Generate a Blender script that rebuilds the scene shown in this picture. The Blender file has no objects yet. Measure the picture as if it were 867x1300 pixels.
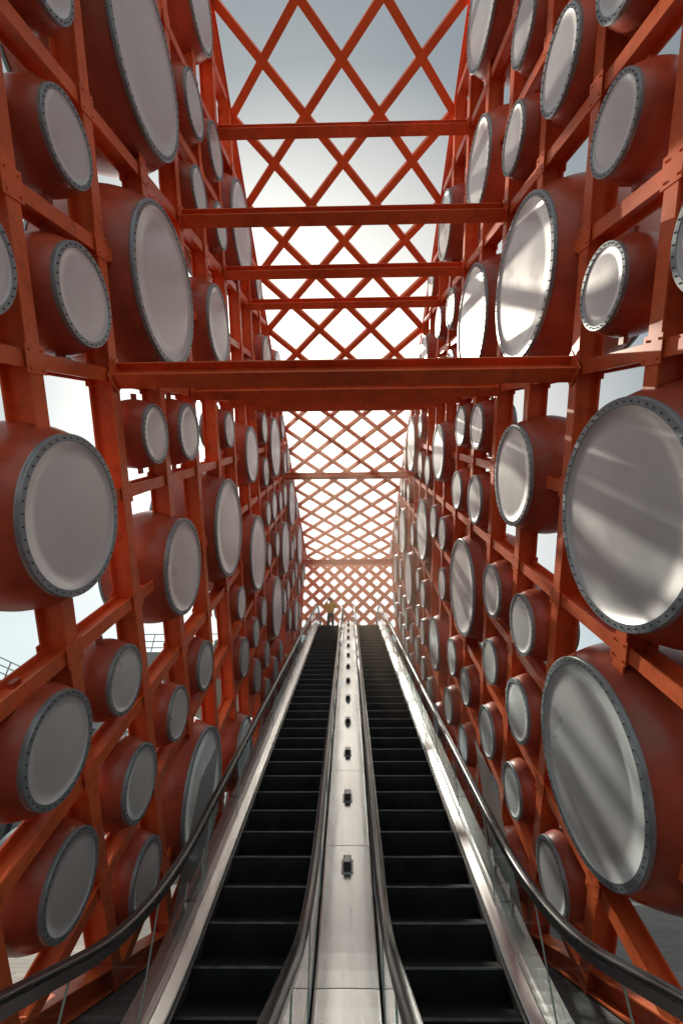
import bpy, bmesh, math, random
from mathutils import Vector, Matrix, noise
random.seed(7)
R=math.radians
scene=bpy.context.scene
COL=scene.collection

# ------------------------------------------------------------------ materials
def new_mat(name):
    m=bpy.data.materials.new(name); m.use_nodes=True
    nt=m.node_tree; nt.nodes.clear()
    out=nt.nodes.new('ShaderNodeOutputMaterial')
    return m,nt,out
def N(nt,t,**kw):
    n=nt.nodes.new(t)
    for k,v in kw.items(): setattr(n,k,v)
    return n
def ramp(nt,fac,stops):
    r=N(nt,'ShaderNodeValToRGB'); e=r.color_ramp.elements
    e[0].position,e[0].color=stops[0][0],stops[0][1]
    e[1].position,e[1].color=stops[1][0],stops[1][1]
    for p,c in stops[2:]:
        x=e.new(p); x.color=c
    nt.links.new(fac,r.inputs[0]); return r.outputs[0]
def c4(c,k=1.0): return (c[0]*k,c[1]*k,c[2]*k,1)
def surf(name,col,rough=.5,metal=0.0,var=.25,scale=3.0,rvar=.12,bump=.0,bscale=60,rand=.0,coords='Object',stretch=(1,1,1),spec=.5,grime=None):
    m,nt,out=new_mat(name)
    b=N(nt,'ShaderNodeBsdfPrincipled'); L=nt.links.new
    tc=N(nt,'ShaderNodeTexCoord'); mp=N(nt,'ShaderNodeMapping'); mp.inputs['Scale'].default_value=stretch
    L(tc.outputs[coords],mp.inputs[0])
    vec=mp.outputs[0]
    if rand>0:
        oi=N(nt,'ShaderNodeObjectInfo'); 
        add=N(nt,'ShaderNodeVectorMath',operation='ADD'); sc=N(nt,'ShaderNodeVectorMath',operation='SCALE')
        cmb=N(nt,'ShaderNodeCombineXYZ')
        for i in range(3): L(oi.outputs['Random'],cmb.inputs[i])
        L(cmb.outputs[0],sc.inputs[0]); sc.inputs['Scale'].default_value=37.0
        L(vec,add.inputs[0]); L(sc.outputs[0],add.inputs[1]); vec=add.outputs[0]
    n=N(nt,'ShaderNodeTexNoise'); n.inputs['Scale'].default_value=scale; n.inputs['Detail'].default_value=4; n.inputs['Roughness'].default_value=.6
    L(vec,n.inputs['Vector'])
    col_out=ramp(nt,n.outputs['Fac'],[(.3,c4(col,1-var)),(.7,c4(col,1+var*.5))])
    if rand>0:
        hs=N(nt,'ShaderNodeHueSaturation'); mr=N(nt,'ShaderNodeMapRange')
        mr.inputs[3].default_value=1-rand; mr.inputs[4].default_value=1+rand*.6
        L(oi.outputs['Random'],mr.inputs[0]); L(mr.outputs[0],hs.inputs['Value']); L(col_out,hs.inputs['Color']); col_out=hs.outputs[0]
    if grime:
        n2=N(nt,'ShaderNodeTexNoise'); n2.inputs['Scale'].default_value=grime[1]; n2.inputs['Detail'].default_value=6; n2.inputs['Roughness'].default_value=.7
        L(vec,n2.inputs['Vector'])
        f=ramp(nt,n2.outputs['Fac'],[(.5,(0,0,0,1)),(.72,(grime[2],)*3+(1,))])
        mx=N(nt,'ShaderNodeMixRGB'); L(f,mx.inputs[0]); L(col_out,mx.inputs[1]); mx.inputs[2].default_value=c4(grime[0]); col_out=mx.outputs[0]
    L(col_out,b.inputs['Base Color'])
    mr2=N(nt,'ShaderNodeMapRange'); mr2.inputs[1].default_value=.3; mr2.inputs[2].default_value=.7
    mr2.inputs[3].default_value=max(.03,rough-rvar); mr2.inputs[4].default_value=min(1,rough+rvar)
    L(n.outputs['Fac'],mr2.inputs[0]); L(mr2.outputs[0],b.inputs['Roughness'])
    b.inputs['Metallic'].default_value=metal
    b.inputs['Specular IOR Level'].default_value=spec
    if bump>0:
        n3=N(nt,'ShaderNodeTexNoise'); n3.inputs['Scale'].default_value=bscale; L(vec,n3.inputs['Vector'])
        bp=N(nt,'ShaderNodeBump'); bp.inputs['Strength'].default_value=bump; bp.inputs['Distance'].default_value=.01
        L(n3.outputs['Fac'],bp.inputs['Height']); L(bp.outputs[0],b.inputs['Normal'])
    L(b.outputs[0],out.inputs[0])
    return m
M_steel=surf('orange_painted_steel',(.82,.165,.048),.42,0,.25,1.3,.12,coords='Object',grime=((.26,.05,.02),5,.5),spec=.35)
M_roof=surf('orange_roof_glow_tint',(.86,.20,.065),.5,0,.2,1.3,.1,spec=.35)  # washed-out glow of the far lattice put into a paler orange
M_drum=surf('drum_red_lacquer',(.46,.088,.042),.34,0,.28,2.2,.1,rand=.24,grime=((.19,.045,.028),4,.45),spec=.4)
M_face=surf('drum_skin_panel',(.68,.735,.75),.36,.28,.08,1.2,.10,.03,3,rand=.09,grime=((.48,.52,.53),1.8,.4))
M_ring=surf('drum_steel_hoop',(.28,.35,.38),.42,.4,.2,6,.1,rand=.1)
M_bolt=surf('drum_bolt',(.10,.12,.13),.4,.7,.1,6,.1)
M_inox=surf('brushed_stainless',(.66,.69,.69),.25,1,.14,2,.1,.2,9,stretch=(1,.15,.15),grime=((.36,.38,.38),4,.55))
M_trim=surf('satin_trim',(.50,.52,.53),.3,1,.05,1,.02)
M_inoxd=surf('dull_stainless',(.36,.37,.38),.4,.9,.15,2,.1)
M_black=surf('black_rubber',(.016,.018,.02),.26,0,.1,1,.02)
M_blackbox=surf('black_plastic',(.03,.03,.03),.45,0,.2,5,.08)
M_conc=surf('concrete',(.30,.30,.29),.85,0,.25,.8,.05)
M_stone=surf('granite_floor',(.25,.25,.24),.5,0,.25,2,.1)
M_wallw=surf('pale_render_wall',(.36,.38,.385),.8,0,.2,.5,.05)
M_wallp=surf('pinkish_stone_wall',(.42,.31,.27),.8,0,.2,.5,.05)
M_win=surf('window_glass_dark',(.04,.055,.06),.12,.2,.2,.3,.04)
M_rail=surf('painted_railing',(.25,.26,.27),.5,.4,.1,3,.05)
M_gedge=surf('glass_edge',(.30,.42,.40),.2,0,.2,5,.05)

def step_mat():
    m,nt,out=new_mat('escalator_step_black'); L=nt.links.new
    b=N(nt,'ShaderNodeBsdfPrincipled')
    tc=N(nt,'ShaderNodeTexCoord')
    w=N(nt,'ShaderNodeTexWave',wave_type='BANDS',bands_direction='X'); w.inputs['Scale'].default_value=27
    L(tc.outputs['Object'],w.inputs['Vector'])
    n=N(nt,'ShaderNodeTexNoise'); n.inputs['Scale'].default_value=4; n.inputs['Detail'].default_value=5
    L(tc.outputs['Object'],n.inputs['Vector'])
    c1=ramp(nt,w.outputs['Fac'],[(.2,(.005,.007,.008,1)),(.7,(.022,.027,.029,1))])
    c2=ramp(nt,n.outputs['Fac'],[(.3,(.5,.5,.5,1)),(.75,(1.6,1.6,1.6,1))])
    mx=N(nt,'ShaderNodeMixRGB',blend_type='MULTIPLY'); mx.inputs[0].default_value=1
    L(c1,mx.inputs[1]); L(c2,mx.inputs[2]); L(mx.outputs[0],b.inputs['Base Color'])
    b.inputs['Roughness'].default_value=.36; b.inputs['Metallic'].default_value=.3
    bp=N(nt,'ShaderNodeBump'); bp.inputs['Strength'].default_value=.5; bp.inputs['Distance'].default_value=.006
    L(w.outputs['Fac'],bp.inputs['Height']); L(bp.outputs[0],b.inputs['Normal'])
    L(b.outputs[0],out.inputs[0]); return m
M_step=step_mat()
M_nose=surf('step_nosing_lit_worn',(.15,.17,.175),.35,.7,.6,5,.1)  # lit step edge put into a paler colour; noise gives the wear

def glass_mat(name,tint,refl=.97,ior=1.7):
    m,nt,out=new_mat(name); L=nt.links.new
    t=N(nt,'ShaderNodeBsdfTransparent'); t.inputs[0].default_value=c4(tint)
    g=N(nt,'ShaderNodeBsdfGlossy'); g.inputs['Roughness'].default_value=.03; g.inputs['Color'].default_value=(refl,refl,refl,1)
    f=N(nt,'ShaderNodeFresnel')
    ge=N(nt,'ShaderNodeNewGeometry'); mr=N(nt,'ShaderNodeMapRange'); mr.inputs[3].default_value=ior; mr.inputs[4].default_value=1/ior
    L(ge.outputs['Backfacing'],mr.inputs[0]); L(mr.outputs[0],f.inputs[0])
    mx=N(nt,'ShaderNodeMixShader'); L(f.outputs[0],mx.inputs[0]); L(t.outputs[0],mx.inputs[1]); L(g.outputs[0],mx.inputs[2]); L(mx.outputs[0],out.inputs[0])
    return m
M_glass=glass_mat('balustrade_glass',(.84,.91,.90))
def acrylic():
    m,nt,out=new_mat('frosted_acrylic'); L=nt.links.new
    t=N(nt,'ShaderNodeBsdfTransparent'); t.inputs[0].default_value=(.8,.84,.84,1)
    b=N(nt,'ShaderNodeBsdfPrincipled'); b.inputs['Base Color'].default_value=(.75,.78,.78,1); b.inputs['Roughness'].default_value=.2
    mx=N(nt,'ShaderNodeMixShader'); mx.inputs[0].default_value=.75; L(t.outputs[0],mx.inputs[1]); L(b.outputs[0],mx.inputs[2]); L(mx.outputs[0],out.inputs[0])
    return m
M_acr=acrylic()
def paving():
    m,nt,out=new_mat('plaza_paving'); L=nt.links.new
    b=N(nt,'ShaderNodeBsdfPrincipled'); tc=N(nt,'ShaderNodeTexCoord')
    br=N(nt,'ShaderNodeTexBrick'); br.inputs['Scale'].default_value=1.2
    br.inputs['Color1'].default_value=(.15,.15,.15,1); br.inputs['Color2'].default_value=(.10,.10,.10,1); br.inputs['Mortar'].default_value=(.05,.05,.05,1); br.inputs['Mortar Size'].default_value=.012
    L(tc.outputs['Object'],br.inputs['Vector'])
    n=N(nt,'ShaderNodeTexNoise'); n.inputs['Scale'].default_value=.4; n.inputs['Detail'].default_value=8; L(tc.outputs['Object'],n.inputs['Vector'])
    c2=ramp(nt,n.outputs['Fac'],[(.3,(.6,.6,.6,1)),(.7,(1.2,1.2,1.2,1))])
    mx=N(nt,'ShaderNodeMixRGB',blend_type='MULTIPLY'); mx.inputs[0].default_value=1
    L(br.outputs[0],mx.inputs[1]); L(c2,mx.inputs[2]); L(mx.outputs[0],b.inputs['Base Color']); b.inputs['Roughness'].default_value=.7
    L(b.outputs[0],out.inputs[0]); return m
M_pave=paving()

# ------------------------------------------------------------------ helpers
def mkobj(name,bm,mats,parent=None,smooth=False):
    me=bpy.data.meshes.new(name); bm.normal_update(); bm.to_mesh(me); bm.free()
    for m in (mats if isinstance(mats,(list,tuple)) else [mats]): me.materials.append(m)
    if smooth:
        for p in me.polygons: p.use_smooth=True
    o=bpy.data.objects.new(name,me); COL.objects.link(o)
    if parent: o.parent=parent
    return o
def empty(name):
    o=bpy.data.objects.new(name,None); COL.objects.link(o); return o
def box(bm,c,s,mat=0,rot=None):
    vs=[]
    for dx in(-.5,.5):
        for dy in(-.5,.5):
            for dz in(-.5,.5):
                v=Vector((dx*s[0],dy*s[1],dz*s[2]))
                if rot is not None: v=rot@v
                vs.append(bm.verts.new(v+Vector(c)))
    for f in((0,1,3,2),(4,6,7,5),(0,4,5,1),(2,3,7,6),(0,2,6,4),(1,5,7,3)):
        fc=bm.faces.new([vs[i] for i in f]); fc.material_index=mat
def box2(bm,a,b,mat=0):
    box(bm,[(a[i]+b[i])/2 for i in range(3)],[abs(b[i]-a[i]) for i in range(3)],mat)
def prism(bm,p0,p1,sec,up,mat=0):
    p0=Vector(p0);p1=Vector(p1); d=(p1-p0).normalized(); up=Vector(up); side=d.cross(up).normalized(); up=side.cross(d).normalized()
    r0=[bm.verts.new(p0+side*a+up*b) for a,b in sec]; r1=[bm.verts.new(p1+side*a+up*b) for a,b in sec]
    n=len(sec)
    for i in range(n):
        f=bm.faces.new((r0[i],r0[(i+1)%n],r1[(i+1)%n],r1[i])); f.material_index=mat
    for r in (r0[::-1],r1):
        f=bm.faces.new(r); f.material_index=mat
def isec(w,h,tf=.018,tw=.014):
    a=w/2;b=h/2;t=tw/2
    return [(-a,-b),(a,-b),(a,-b+tf),(t,-b+tf),(t,b-tf),(a,b-tf),(a,b),(-a,b),(-a,b-tf),(-t,b-tf),(-t,-b+tf),(-a,-b+tf)]
def rsec(w,h): return [(-w/2,-h/2),(w/2,-h/2),(w/2,h/2),(-w/2,h/2)]

# ------------------------------------------------------------------ steel structure
SP=1.9; CA=9.15; CB=2.40      # a-lines: y+z=CA+SP*n ; b-lines: z-y=CB+SP*m
XW=2.72; Y0,Y1=-2.0,24.0; Z0,Z1=.05,15.2; YR=26.4
def node(n,m):
    s=CA+SP*n; d=CB+SP*m
    return ((s-d)/2,(s+d)/2)
def clip_line(kind,c):
    pts=[]
    def f(y): return c-y if kind=='a' else c+y
    ys=[Y0,Y1]
    for z in(Z0,Z1):
        ys.append(c-z if kind=='a' else z-c)
    ok=sorted([y for y in ys if Y0-1e-6<=y<=Y1+1e-6 and Z0-1e-6<=f(y)<=Z1+1e-6])
    if len(ok)<2 or ok[-1]-ok[0]<.3: return None
    return (ok[0],f(ok[0])),(ok[-1],f(ok[-1]))
frame=empty('orange_steel_frame')
for sx,nm in((-1,'left'),(1,'right')):
    bm=bmesh.new()
    for n in range(-12,22):
        for kind,C in(('a',CA),('b',CB)):
            r=clip_line(kind,C+SP*n)
            if not r: continue
            (ya,za),(yb,zb)=r
            sec=isec(.165,.27) if kind=='a' else isec(.145,.23)
            prism(bm,(sx*XW,ya,za),(sx*XW,yb,zb),sec,(1,0,0))
    for n in range(-14,22):
        for m in range(-14,14):
            y,z=node(n,m)
            if Y0+.2<y<Y1-.2 and Z0+.2<z<Z1-.2:
                for xo in(-1,1):
                    box(bm,(sx*XW+xo*.139,y,z),(.012,.24,.24),0,Matrix.Rotation(R(45),3,'X'))
                if y<12:
                    for q in range(4):
                        a=q*math.pi/2; r=.11
                        box(bm,(sx*XW-sx*.15,y+r*math.cos(a),z+r*math.sin(a)),(.012,.016,.016),0)
    prism(bm,(sx*XW,Y0,Z1+.1),(sx*XW,YR,Z1+.1),isec(.24,.3),(0,0,1))
    prism(bm,(sx*XW,Y0,.13),(sx*XW,Y1,.13),isec(.24,.22),(0,0,1))
    for y,zt_ in((Y0-.12,Z1+.25),(Y1+.12,Z1-.06)):
        prism(bm,(sx*XW,y,0.0),(sx*XW,y,zt_),isec(.24,.3),(1,0,0))
    mkobj('wall_lattice_'+nm,bm,M_steel,frame)
bm=bmesh.new()
for n,m in[(0,0),(2,0),(2,2),(4,4),(4,2),(6,2),(4,0),(6,0),(8,0),(10,-2),(0,4),(14,-6)]:
    y,z=node(n,m)
    if z>Z1-.1: continue
    prism(bm,(-XW+.15,y,z),(XW-.15,y,z),isec(.20,.21,.02,.016),(0,0,1))
    for sx in(-1,1):
        box(bm,(sx*(XW-.16),y,z),(.02,.26,.30))
mkobj('cross_beams',bm,M_steel,frame)
bm=bmesh.new()
ZR=Z1+.12; W=2*(XW-.12); px=W/3.0; py=1.88
def roofline(kind,k,Ya,Yb,px,py):
    s=py/px; c=Ya+py*k
    x0,x1=-W/2,W/2; pts=[]
    f=(lambda x:c+s*(x+W/2)) if kind==0 else (lambda x:c-s*(x+W/2))
    g=(lambda y:(y-c)/s-W/2) if kind==0 else (lambda y:(c-y)/s-W/2)
    cand=[(x,f(x)) for x in(x0,x1)]+[(g(y),y) for y in(Ya,Yb)]
    ok=sorted([p for p in cand if x0-1e-6<=p[0]<=x1+1e-6 and Ya-1e-6<=p[1]<=Yb+1e-6])
    if len(ok)<2 or ok[-1][0]-ok[0][0]<.15: return None
    return ok[0],ok[-1]
YM=Y0+1.88*7
for Ya,Yb,ppx,ppy,kk,bw in((Y0,YM,px,py,24,.17),(YM,YR,W/4,1.42,24,.13)):
    for k in range(-8,kk):
        for kind in(0,1):
            r=roofline(kind,k,Ya,Yb,ppx,ppy)
            if r:
                h=.16 if kind else .13
                prism(bm,(r[0][0],r[0][1],ZR),(r[1][0],r[1][1],ZR),rsec(bw,h),(0,0,1))
prism(bm,(-XW+.13,Y0-.1,Z1+.1),(XW-.13,Y0-.1,Z1+.1),isec(.22,.28),(0,0,1))
mkobj('roof_lattice',bm,M_roof,frame)
bm=bmesh.new()
YE=26.6; xe0,xe1=-3.6,3.6; ze0,ze1=9.15,15.4; s=.9
k=-12
while k<16:
    for kind in(0,1):
        c=ze0+k*s
        f=(lambda x:c+(x-xe0)) if kind==0 else (lambda x:c+ (xe1-x))
        g=(lambda z:z-c+xe0) if kind==0 else (lambda z:xe1-(z-c))
        cand=[(x,f(x)) for x in(xe0,xe1)]+[(g(z),z) for z in(ze0,ze1)]
        ok=sorted([p for p in cand if xe0-1e-6<=p[0]<=xe1+1e-6 and ze0-1e-6<=p[1]<=ze1+1e-6])
        if len(ok)>=2 and ok[-1][0]-ok[0][0]>.1:
            prism(bm,(ok[0][0],YE,ok[0][1]),(ok[-1][0],YE,ok[-1][1]),rsec(.22,.14 if kind else .11),(0,1,0))
    k+=1
for z in(ze0,ze1): prism(bm,(xe0-.1,YE,z),(xe1+.1,YE,z),rsec(.2,.2),(0,0,1))
for x in(xe0-.1,xe1+.1): prism(bm,(x,YE,ze0),(x,YE,ze1),rsec(.2,.2),(0,1,0))
mkobj('end_lattice_screen',bm,M_roof)

# ------------------------------------------------------------------ drums
def drum_mesh(name,Rr,Lg,seg,nb,bracket):
    bm=bmesh.new()
    prof=[]
    K=14
    for i in range(K+1):
        t=i/K
        prof.append((.02+t*(Lg-.04),Rr*(.985+.19*math.sin(math.pi*t)**.8)))
    def ring(x,r):
        return [bm.verts.new((x,r*math.cos(2*math.pi*j/seg),r*math.sin(2*math.pi*j/seg))) for j in range(seg)]
    def bridge(a,b,mat,sm=True):
        for j in range(seg):
            f=bm.faces.new((a[j],b[j],b[(j+1)%seg],a[(j+1)%seg])); f.material_index=mat; f.smooth=sm
    rr=[ring(x,r) for x,r in prof]
    for a,b in zip(rr,rr[1:]): bridge(a,b,0)
    hw=.036+.028*Rr
    for side in(0,1):
        X=(lambda x:x) if side==0 else (lambda x:Lg-x)
        h=[(.04,Rr*1.010),(.0,Rr*1.010),(-.006,Rr*1.003),(-.006,Rr-hw),(.002,Rr-hw-.003)]
        hr=[ring(X(x),r) for x,r in h]
        for i,(a,b) in enumerate(zip(hr,hr[1:])):
            if side==0: bridge(b,a,2,i==0)
            else: bridge(a,b,2,i==0)
        prev=hr[-1]
        for fr in(.8,.5,.2):
            nr=ring(X(.002-.008*(1-fr*fr)),(Rr-hw)*fr)
            (bridge(nr,prev,1) if side==0 else bridge(prev,nr,1)); prev=nr
        c=bm.verts.new((X(-.006),0,0))
        for j in range(seg):
            f=bm.faces.new((c,prev[j],prev[(j+1)%seg]) if side==1 else (c,prev[(j+1)%seg],prev[j])); f.material_index=1; f.smooth=True
    for j in range(nb):
        a=2*math.pi*j/nb; r=Rr-hw*.5; br=.0075+.002*Rr
        vs=[bm.verts.new((-.006,r*math.cos(a)+br*math.cos(q*math.pi/3),r*math.sin(a)+br*math.sin(q*math.pi/3))) for q in range(6)]
        vt=[bm.verts.new((-.016,r*math.cos(a)+br*.7*math.cos(q*math.pi/3),r*math.sin(a)+br*.7*math.sin(q*math.pi/3))) for q in range(6)]
        for q in range(6):
            f=bm.faces.new((vs[q],vs[(q+1)%6],vt[(q+1)%6],vt[q])); f.material_index=3
        f=bm.faces.new(vt); f.material_index=3
    if bracket:
        for q in range(4):
            a=math.pi/4+q*math.pi/2
            r0=Rr*1.1; r1=.67-.07
            d=Vector((0,math.cos(a),math.sin(a)))
            if r1>r0: prism(bm,Vector((.30,0,0))+d*r0,Vector((.30,0,0))+d*r1,rsec(.09,.05),(1,0,0),0)
    bmesh.ops.recalc_face_normals(bm,faces=bm.faces[:])
    me=bpy.data.meshes.new(name); bm.to_mesh(me); bm.free()
    for m in(M_drum,M_face,M_ring,M_bolt): me.materials.append(m)
    return me
DR={'s':.445,'m':.73,'b':1.02}
DM={'s':drum_mesh('drum_small_mesh',DR['s'],.64,44,32,True),
    'm':drum_mesh('drum_medium_mesh',DR['m'],.95,60,44,False),
    'b':drum_mesh('drum_large_mesh',DR['b'],1.3,80,60,False)}
def floorz(y):
    k=math.tan(R(30)); r=1.0
    def h(t):
        if t<-r: return 0
        if t>r: return t
        return (t+r)**2/(4*r)
    return k*(h(y-YB)-h(y-YT))
YB=4.45; YT=YB+9.1/math.tan(R(30))
XF=2.46
BIG={-1:{(1,1):'b',(1,3):'b',(-1,-1):'m',(1,-2):'m',(3,-2):'b',(5,-3):'b',(5,-1):'m',(5,3):'b',(1,-5):'b',(3,1):'m',(3,5):'m',(7,1):'m',(7,-5):'b',(9,-4):'b',(8,-1):'b',(9,1):'m',(11,-3):'b',(3,-6):'m',(11,-7):'m',(13,-5):'b',(-3,1):'m'},
      1:{(-1,-1):'b',(-1,-3):'b',(1,1):'b',(3,3):'m',(1,-1):'m',(3,-3):'b',(7,-3):'b',(3,1):'b',(3,5):'b',(5,-1):'m',(7,1):'m',(5,3):'m',(9,-5):'b',(5,-5):'m',(11,-4):'b',(9,-1):'b',(13,-6):'m',(-3,1):'m',(3,-7):'m'}}
SKIP={-1:{(2,-1),(4,1),(0,2)},1:{(2,1),(0,-1),(4,-2)}}
cnt=0
for sx in(-1,1):
    used=set(); items=[]
    for (n,m),k in BIG[sx].items():
        y,z=node(n,m)
        if z<DR[k]+.15: continue
        if y<5: y+=.04
        items.append((y,z,k))
        for a in(n-1,n):
            for b in(m-1,m): used.add((a,b))
    for a in range(-10,20):
        for b in range(-12,12):
            if (a,b) in used or (a,b) in SKIP[sx]: continue
            y,z=node(a+.5,b+.5)
            if not(Y0+.5<y<Y1-.4 and .55<z<Z1-.5): continue
            if z<floorz(y)-4.2: continue
            if y>8 and random.random()<.15: continue
            if z>floorz(max(y,0))+8 and random.random()<.2: continue
            items.append((y,z,'s'))
    for y,z,k in items:
        o=bpy.data.objects.new('drum',DM[k]); COL.objects.link(o)
        jit=random.uniform(-.035,.035)
        sc=1.0 if k!='s' else random.choice((.86,.95,1.0,1.05))
        x=XF+jit-(0 if k=='s' else .03)
        if y<5.5 and z<2.2: z+=.12
        o.location=(sx*x,y+random.uniform(-.03,.03),z+random.uniform(-.03,.03)); o.scale=(sc,sc,sc)
        roll=random.choice(range(4))*math.pi/2
        o.rotation_euler=(roll,0,0) if sx>0 else (roll,0,math.pi)
        cnt+=1

# ------------------------------------------------------------------ escalators
ys=[1.9+.1*i for i in range(0,int((YT+2.6-1.9)/.1)+1)]
def ribbon(bm,sec,yy,mat=0,smooth=True,closed=False):
    prev=None
    for y in yy:
        z=floorz(y); row=[bm.verts.new((x,y,z+dz)) for x,dz in sec]
        if prev:
            n=len(sec)
            for i in range(n if closed else n-1):
                j=(i+1)%n
                f=bm.faces.new((prev[i],prev[j],row[j],row[i])); f.material_index=mat
        prev=row
HR=.97
def handrail_path():
    pts=[]; r=.30; y0=1.95; zc=HR-r
    for i in range(0,13):
        a=-math.pi/2-math.pi*i/12
        pts.append((y0+r*math.cos(a),zc+r*math.sin(a)))
    pts.insert(0,(y0+.5,HR-2*r)); 
    for y in ys[2:]: pts.append((y,floorz(y)+HR))
    yl=ys[-1]; zl=floorz(yl)+HR-r
    for i in range(1,13):
        a=math.pi/2-math.pi*i/12
        pts.append((yl+r*math.cos(a),zl+r*math.sin(a)))
    pts.append((yl-.5,zl-r))
    return pts
HP=handrail_path()
def sweep(bm,x,path,sec,mat=0,smooth=True):
    prev=None
    for i,(y,z) in enumerate(path):
        a=Vector(path[max(0,i-1)]); b=Vector(path[min(len(path)-1,i+1)]); t=(b-a).normalized(); nrm=Vector((-t.y,t.x))
        row=[bm.verts.new((x+u,y+nrm.x*v,z+nrm.y*v)) for u,v in sec]
        if prev:
            for k in range(len(sec)):
                j=(k+1)%len(sec)
                f=bm.faces.new((prev[k],prev[j],row[j],row[k])); f.material_index=mat; f.smooth=smooth
        prev=row
hsec=[(.040*math.cos(2*math.pi*i/16),.02*math.sin(2*math.pi*i/16)) for i in range(16)]
tsec=[(-.022,-.075),(.022,-.075),(.022,-.021),(-.022,-.021)]
def escalator(cx):
    P=empty('escalator')
    xi=cx-math.copysign(.59,cx); xo=cx+math.copysign(.59,cx); sg=math.copysign(1,cx)
    bm=bmesh.new(); hw=.47
    y=2.6; i=0
    while y<YT+1.3:
        z=floorz(y+.0); zp=floorz(y-.4)
        rows=[]
        for q in range(5):
            t=q/4; rows.append((y+.035*(1-t)**1.6+.0, zp+(z-zp)*t-.0))
        vs=[[bm.verts.new((cx+s*hw,yy+.012,zz-.004)) for s in(-1,1)] for yy,zz in rows]
        for a,b in zip(vs,vs[1:]):
            f=bm.faces.new((a[0],a[1],b[1],b[0])); f.material_index=0
        box2(bm,(cx-hw,y,z-.012),(cx+hw,y+.03,z+.001),1)
        box2(bm,(cx-hw+.004,y+.03,z-.03),(cx+hw-.004,y+.43,z-.002),0)
        y+=.4
    mkobj('steps',bm,[M_step,M_nose],P)
    bm=bmesh.new()
    box2(bm,(cx-.66,.8,.002),(cx+.66,2.55,.02),0)
    for q in range(24): box2(bm,(cx-.46+q*.04-.008,2.55,.006),(cx-.46+q*.04+.008,2.68,.014),0)
    zt=floorz(YT+3)
    box2(bm,(cx-.66,YT+1.35,zt+.004),(cx+.66,YT+2.9,zt+.02),0)
    mkobj('comb_plates',bm,[M_inoxd],P)
    bm=bmesh.new()
    for s in(-1,1):
        xs=cx+s*.475; xg=cx+s*.575
        ribbon(bm,[(xs,-.16),(xs,.075)],ys,1)
        ribbon(bm,[(xs,.075),(xs+s*.01,.085),(xg-s*.012,.135),(xg-s*.012,.155)],ys,0)
        ribbon(bm,[(xs-s*.022,.02),(xs-s*.022,.035),(xs,.04)],ys,2)
        ribbon(bm,[(xg-s*.012,.155),(xg+s*.012,.155)],ys,0)
    ribbon(bm,[(xo+sg*.012-sg*.03,.150),(xo+sg*.012,.150),(xo+sg*.17,.150),(xo+sg*.175,.140),(xo+sg*.175,-.95)],ys,0)
    ribbon(bm,[(xo+sg*.175,-.95),(0,-.95)],ys,3)
    y=2.6
    while y<YT+2:
        ribbon(bm,[(xo+sg*.02,.1515),(xo+sg*.168,.1515)],[y,y+.012],2); y+=1.6
    mkobj('skirts_and_decks',bm,[M_inox,M_inoxd,M_black,M_conc],P)
    bm=bmesh.new()
    for xg in(xi,xo):
        y=2.1
        while y<YT+2.4:
            y2=min(y+1.25,YT+2.5); yy=[y+.006+(y2-y-.012)*q/8 for q in range(9)]
            ribbon(bm,[(xg,.15),(xg,HR-.07)],yy,0)
            z=floorz(y+.006); box2(bm,(xg-.006,y+.002,z+.16),(xg+.006,y+.0055,z+HR-.08),1)
            y=y2
        for yc,zc,sd in((2.1,0,-1),(ys[-1],floorz(ys[-1]),1)):
            r=(HR-.07-.15)/2; c=zc+.15+r
            arc=[bm.verts.new((xg,yc+sd*r*math.sin(math.pi*q/12),c+r*math.cos(math.pi*q/12))) for q in range(13)]
            bm.faces.new(arc)
    mkobj('glass_balustrades',bm,[M_glass,M_gedge],P)
    bm=bmesh.new()
    for xg in(xi,xo):
        sweep(bm,xg,HP,hsec,0); sweep(bm,xg,HP,tsec,1,False)
    mkobj('handrails',bm,[M_black,M_trim],P)
    return P
escalator(-.86); escalator(.86)
D=empty('escalator_divider')
bm=bmesh.new()
edges=[]; y=2.0
while y<YT+2.4:
    y2=y+1.5; yy=[y+.004+(y2-y-.008)*q/10 for q in range(11)]
    ribbon(bm,[(-.256,.135),(-.252,.156),(-.235,.160),(0,.163),(.235,.160),(.252,.156),(.256,.135)],yy,0)
    ribbon(bm,[(-.25,.13),(.25,.13)],[y2-.02,y2+.02],1)
    y=y2
mkobj('deck_plates',bm,[M_inox,M_black],D)
bm=bmesh.new()
y=6.2; A=R(30)
while y<YT:
    z=floorz(y)+.163; rot=Matrix.Rotation(A,3,'X')
    up=rot@Vector((0,0,1))
    box(bm,Vector((0,y,z))+up*.005,(.13,.20,.01),1,rot)
    box(bm,Vector((0,y,z))+up*.045,(.085,.13,.07),0,rot)
    box(bm,Vector((0,y,z))+up*.084,(.07,.11,.008),1,rot)
    y+=1.15
mkobj('sensor_boxes',bm,[M_blackbox,M_inoxd],D)
for sx in(-1,1):
    P=empty('anti_climb_guard')
    bm=bmesh.new(); x=sx*1.60
    ya,yb=5.5,6.35
    v=[bm.verts.new(p) for p in((x,ya,floorz(ya)+.2),(x,yb,floorz(yb)+.2),(x,yb,floorz(yb)+1.35),(x,ya+.25,floorz(ya+.25)+1.2))]
    bm.faces.new(v); r=bmesh.ops.solidify(bm,geom=bm.faces[:],thickness=.01)
    mkobj('panel',bm,M_acr,P)
    bm=bmesh.new()
    for yy in(ya+.3,yb-.1): box(bm,(x,yy,floorz(yy)+.22),(.03,.05,.16))
    mkobj('clamps',bm,M_inox,P)

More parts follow.
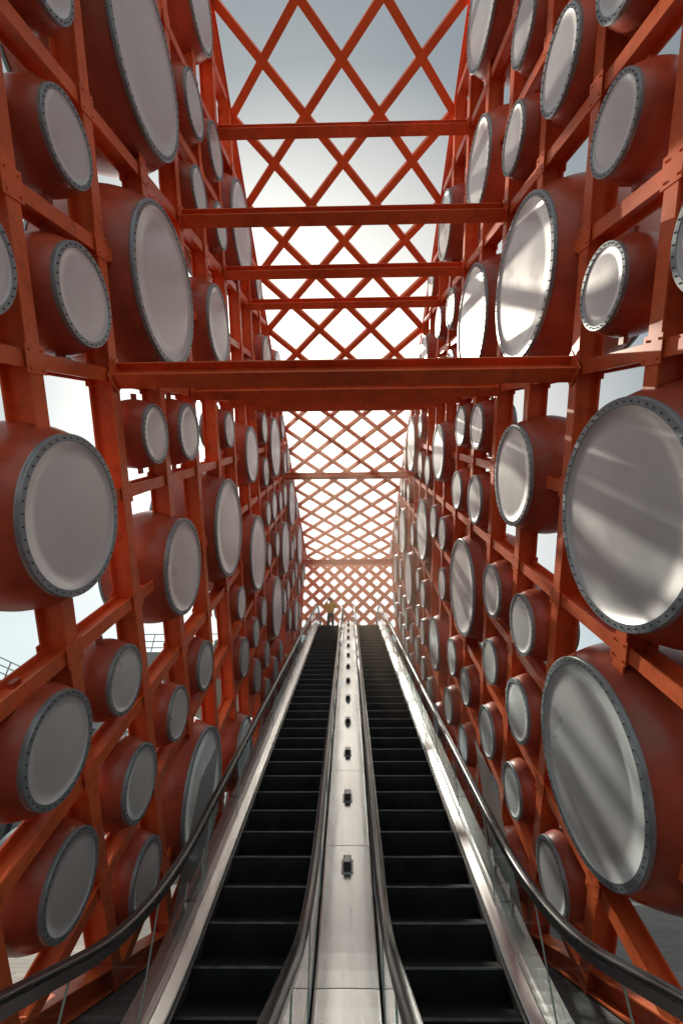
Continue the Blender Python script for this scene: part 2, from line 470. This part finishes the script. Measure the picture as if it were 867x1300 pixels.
# ------------------------------------------------------------------ ground, platform, surroundings
bm=bmesh.new(); box2(bm,(-900,-900,-.5),(900,900,0)); mkobj('ground',bm,M_pave)
UP=empty('upper_platform'); bm=bmesh.new()
zt=floorz(YT+3)
box2(bm,(-2.2,YT+2.95,zt-.9),(2.2,24.5,zt)); box2(bm,(-12,24.5,zt-.9),(12,44,zt))
mkobj('slab',bm,M_stone,UP)
bm=bmesh.new()
for x in(-9,-3.2,3.2,9):
    for y in(26,34,42): box2(bm,(x-.35,y-.35,0),(x+.35,y+.35,zt-.9))
mkobj('columns',bm,M_conc,UP)
bm=bmesh.new()
for q in range(0,24):
    x=-11.8+q*1.0
    if abs(x)>2.9: box2(bm,(x-.02,24.7,zt),(x+.02,24.74,zt+1.05))
for a,b in((-11.9,-3.0),(3.0,11.9)):
    for h in(.3,.65,1.05): box2(bm,(a,24.69,zt+h-.02),(b,24.75,zt+h+.02))
mkobj('guard_rail',bm,M_rail,UP)

def building(name,x0,x1,y0,y1,h,fl,mat,bay=3.2,rail=True):
    P=empty(name)
    bm=bmesh.new(); box2(bm,(x0+.3,y0+.3,0),(x1-.3,y1-.3,h-.2)); mkobj('windows',bm,M_win,P)
    bm=bmesh.new(); fh=h/fl
    for i in range(fl+1):
        zc=i*fh; box2(bm,(x0,y0,max(0,zc-.55)),(x1,y1,zc+.45 if i<fl else h+.3))
    nx=max(2,int((x1-x0)/bay)); ny=max(2,int((y1-y0)/bay))
    for i in range(nx+1):
        x=x0+(x1-x0)*i/nx
        for y in(y0,y1): box2(bm,(x-.35,y-.06,0),(x+.35,y+.06 if y==y1 else y+.4,h+.25))
    for i in range(ny+1):
        y=y0+(y1-y0)*i/ny
        for x in(x0,x1): box2(bm,(x-.06 if x==x0 else x-.4,y-.35,0),(x+.06 if x==x1 else x+.4,y+.35,h+.26))
    mkobj('facade',bm,mat,P)
    if rail:
        bm=bmesh.new()
        for xx in (x0+.1,x1-.1):
            y=y0
            while y<y1: box2(bm,(xx-.03,y-.03,h+.3),(xx+.03,y+.03,h+1.5)); y+=1.4
            for z in(.7,1.1,1.5): box2(bm,(xx-.025,y0,h+z-.025),(xx+.025,y1,h+z+.025))
        mkobj('roof_railing',bm,M_rail,P)
    return P
building('terrace_building',-44,-22,6,60,8.6,2,M_wallw)
building('stone_building',19,40,8,46,8.2,2,M_wallp)
building('office_block',-90,-60,60,100,20,6,M_wallw,rail=False)
building('office_block',58,88,60,100,17,5,M_wallp,rail=False)

# ------------------------------------------------------------------ person at the top
def skin_obj(name,pts,edges,rad,mats,parent,sub=2,root=0):
    me=bpy.data.meshes.new(name); me.from_pydata([Vector(p) for p in pts],edges,[]); me.update()
    o=bpy.data.objects.new(name,me); COL.objects.link(o); o.parent=parent
    for m in mats: me.materials.append(m)
    sk=o.modifiers.new('skin','SKIN'); sk.use_smooth_shade=True
    for i,r in enumerate(rad):
        sv=me.skin_vertices[0].data[i]; sv.radius=(r,r) if not isinstance(r,tuple) else r; sv.use_root=(i==root)
    s=o.modifiers.new('sub','SUBSURF'); s.levels=sub; s.render_levels=sub
    return o
M_skin=surf('skin',(.45,.26,.18),.5,0,.1,5,.05)
M_hair=surf('black_hair',(.012,.01,.01),.5,0,.1,30,.05)
M_yel=surf('yellow_jacket',(.95,.56,.0),.7,0,.05,6,.05)
M_trs=surf('dark_trousers',(.02,.02,.025),.8,0,.2,6,.05)
person=empty('person')
skin_obj('trousers',[(0,0,.93),(.09,0,.86),(.11,-.01,.5),(.12,.02,.1),(-.09,0,.86),(-.11,-.03,.5),(-.12,0,.1),(0,0,1.0)],
 [(0,1),(1,2),(2,3),(0,4),(4,5),(5,6),(0,7)],[.13,.1,.07,.055,.1,.07,.055,.125],[M_trs],person)
skin_obj('jacket',[(0,0,.92),(0,0,1.15),(0,0,1.36),(.17,0,1.40),(.30,-.10,1.20),(.14,-.27,1.50),(-.17,0,1.40),(-.30,-.10,1.20),(-.14,-.27,1.50),(0,0,1.46)],
 [(0,1),(1,2),(2,3),(3,4),(4,5),(2,6),(6,7),(7,8),(2,9)],[(.21,.16),(.19,.16),(.21,.16),.10,.08,.05,.10,.08,.05,.07],[M_yel],person)
def ball(name,c,s,mat,seg=20,deform=None):
    bm=bmesh.new(); bmesh.ops.create_uvsphere(bm,u_segments=seg,v_segments=seg-6,radius=1)
    for v in bm.verts:
        if deform: v.co=deform(v.co)
        v.co=Vector((v.co.x*s[0]+c[0],v.co.y*s[1]+c[1],v.co.z*s[2]+c[2]))
    return mkobj(name,bm,mat,person,True)
def headd(v):
    w=v.copy()
    if v.z<0: w.x*=1-.28*(-v.z)**1.5; 
    if v.y<-.8 and abs(v.x)<.25 and -.35<v.z<.1: w.y-=.18*(1-abs(v.x)/.25)
    return w
ball('head',(0,-.03,1.62),(.078,.098,.118),M_skin,28,headd)
ball('neck',(0,-.005,1.51),(.055,.055,.09),M_skin)
ball('hair',(0,-.005,1.655),(.092,.102,.104),M_hair,20,lambda v:Vector((v.x,v.y if v.z<.2 or v.y>-.5 else v.y*.95,v.z)))
for s in(-1,1):
    ball('ear',(s*.08,-.02,1.615),(.012,.02,.03),M_skin,12)
    ball('eye',(s*.03,-.118,1.635),(.011,.008,.007),M_hair,12)
    ball('shoe',(s*.12,-.05 if s>0 else -.07,.045),(.05,.14,.045),M_trs,14)
    skin_obj('palm',[(s*.14,-.27,1.50),(s*.115,-.285,1.55),(s*.10,-.29,1.59)],[(0,1),(1,2)],[.026,.032,.03],[M_skin],person,1)
    for f in range(4):
        z=1.565+.02*f; l=(.85,.95,1,.9)[f]
        skin_obj('finger',[(s*.105,-.295,z),(s*.09,-.325*1.0,z+.008),(s*(.09-.03*l),-.335,z+.01),(s*(.09-.045*l),-.325,z+.01)],[(0,1),(1,2),(2,3)],[.010,.009,.008,.007],[M_skin],person,1)
    skin_obj('thumb',[(s*.12,-.27,1.54),(s*.09,-.255,1.555),(s*.065,-.25,1.565)],[(0,1),(1,2)],[.012,.011,.009],[M_skin],person,1)
bm=bmesh.new(); box(bm,(0,-.29,1.60),(.15,.05,.09)); bmesh.ops.create_cone(bm,cap_ends=True,segments=20,radius1=.035,radius2=.035,depth=.07,matrix=Matrix.Translation((0,-.345,1.60))@Matrix.Rotation(R(90),4,'X'))
mkobj('camera_in_hands',bm,M_blackbox,person)
person.location=(-.88,YT+1.36,zt+.022); person.rotation_euler=(0,0,R(-6))

# ------------------------------------------------------------------ mist hanging in the upper part of the corridor (real scattering volume)
m,nt,out=new_mat('thin_mist'); vs=N(nt,'ShaderNodeVolumeScatter'); vs.inputs['Color'].default_value=(1,.80,.62,1)
vs.inputs['Density'].default_value=.017; vs.inputs['Anisotropy'].default_value=.6; nt.links.new(vs.outputs[0],out.inputs['Volume'])
bm=bmesh.new(); box2(bm,(-4,10,.02),(4,32,19)); mkobj('mist',bm,m)

# ------------------------------------------------------------------ light & sky
EL,AZ=50,-18
world=bpy.data.worlds.new('World'); scene.world=world; world.use_nodes=True
nt=world.node_tree; nt.nodes.clear(); L=nt.links.new
out=N(nt,'ShaderNodeOutputWorld'); bg=N(nt,'ShaderNodeBackground'); bg.inputs[1].default_value=.10
sky=N(nt,'ShaderNodeTexSky',sky_type='NISHITA'); sky.sun_disc=False; sky.sun_elevation=R(EL); sky.sun_rotation=R(AZ)
sky.dust_density=1.3; sky.air_density=1.0; sky.ozone_density=1.3
hs=N(nt,'ShaderNodeHueSaturation'); hs.inputs['Saturation'].default_value=.42; L(sky.outputs[0],hs.inputs['Color'])
tc=N(nt,'ShaderNodeTexCoord'); mp=N(nt,'ShaderNodeMapping'); mp.inputs['Scale'].default_value=(1,1,2.2); L(tc.outputs['Generated'],mp.inputs[0])
n=N(nt,'ShaderNodeTexNoise'); n.inputs['Scale'].default_value=1.8; n.inputs['Detail'].default_value=5; n.inputs['Roughness'].default_value=.5; L(mp.outputs[0],n.inputs['Vector'])
cf=ramp(nt,n.outputs['Fac'],[(.40,(0,0,0,1)),(.75,(.35,.35,.35,1))])
mx=N(nt,'ShaderNodeMixRGB'); L(cf,mx.inputs[0]); L(hs.outputs[0],mx.inputs[1])
hb=N(nt,'ShaderNodeHueSaturation'); hb.inputs['Saturation'].default_value=.2; hb.inputs['Value'].default_value=1.5; L(sky.outputs[0],hb.inputs['Color'])
L(hb.outputs[0],mx.inputs[2])
tn=N(nt,'ShaderNodeMixRGB',blend_type='MULTIPLY'); tn.inputs[0].default_value=1; L(mx.outputs[0],tn.inputs[1]); tn.inputs[2].default_value=(1.04,1.10,1.02,1)
# broad aureole of sunlit high haze around and below the sun
gd=Vector((math.sin(R(-3))*math.cos(R(42)),math.cos(R(-3))*math.cos(R(42)),math.sin(R(42))))
dt=N(nt,'ShaderNodeVectorMath',operation='DOT_PRODUCT'); L(tc.outputs['Generated'],dt.inputs[0]); dt.inputs[1].default_value=gd
gr=ramp(nt,dt.outputs['Value'],[(.80,(0,0,0,1)),(1.0,(1,1,1,1)),(.93,(.35,.35,.35,1))])
ga=N(nt,'ShaderNodeMixRGB',blend_type='ADD'); ga.inputs[0].default_value=1
gm=N(nt,'ShaderNodeMixRGB',blend_type='MULTIPLY'); gm.inputs[0].default_value=1; L(gr,gm.inputs[1]); gm.inputs[2].default_value=(12,10.4,8.6,1)
L(tn.outputs[0],ga.inputs[1]); L(gm.outputs[0],ga.inputs[2])
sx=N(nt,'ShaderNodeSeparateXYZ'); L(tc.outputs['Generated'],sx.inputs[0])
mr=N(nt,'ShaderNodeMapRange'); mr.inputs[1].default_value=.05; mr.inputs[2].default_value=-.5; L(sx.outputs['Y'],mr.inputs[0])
cb=N(nt,'ShaderNodeMixRGB'); L(mr.outputs[0],cb.inputs[0]); L(ga.outputs[0],cb.inputs[1]); cb.inputs[2].default_value=(7.6,8.2,8.2,1)  # unseen bright sky behind the camera, added to light the interior
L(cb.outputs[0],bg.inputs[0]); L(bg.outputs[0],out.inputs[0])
sd=bpy.data.lights.new('sun','SUN'); sd.energy=5.0; sd.angle=R(.6); sd.color=(1,.86,.70)
so=bpy.data.objects.new('sun',sd); COL.objects.link(so)
tosun=Vector((math.sin(R(AZ))*math.cos(R(EL)),math.cos(R(AZ))*math.cos(R(EL)),math.sin(R(EL))))
so.rotation_euler=tosun.to_track_quat('Z','Y').to_euler()
so.location=(0,0,40)

# ------------------------------------------------------------------ camera
cd=bpy.data.cameras.new('camera'); cam=bpy.data.objects.new('camera',cd); COL.objects.link(cam)
cd.sensor_fit='VERTICAL'; cd.sensor_height=36; cd.lens=16; cd.clip_end=3000; cd.clip_start=.05
cam.location=(.05,0,1.6); cam.rotation_euler=(R(90+34),0,R(1.04))
scene.camera=cam
scene.view_settings.view_transform='Standard'; scene.view_settings.look='None'; scene.view_settings.exposure=0
print('drums',cnt)
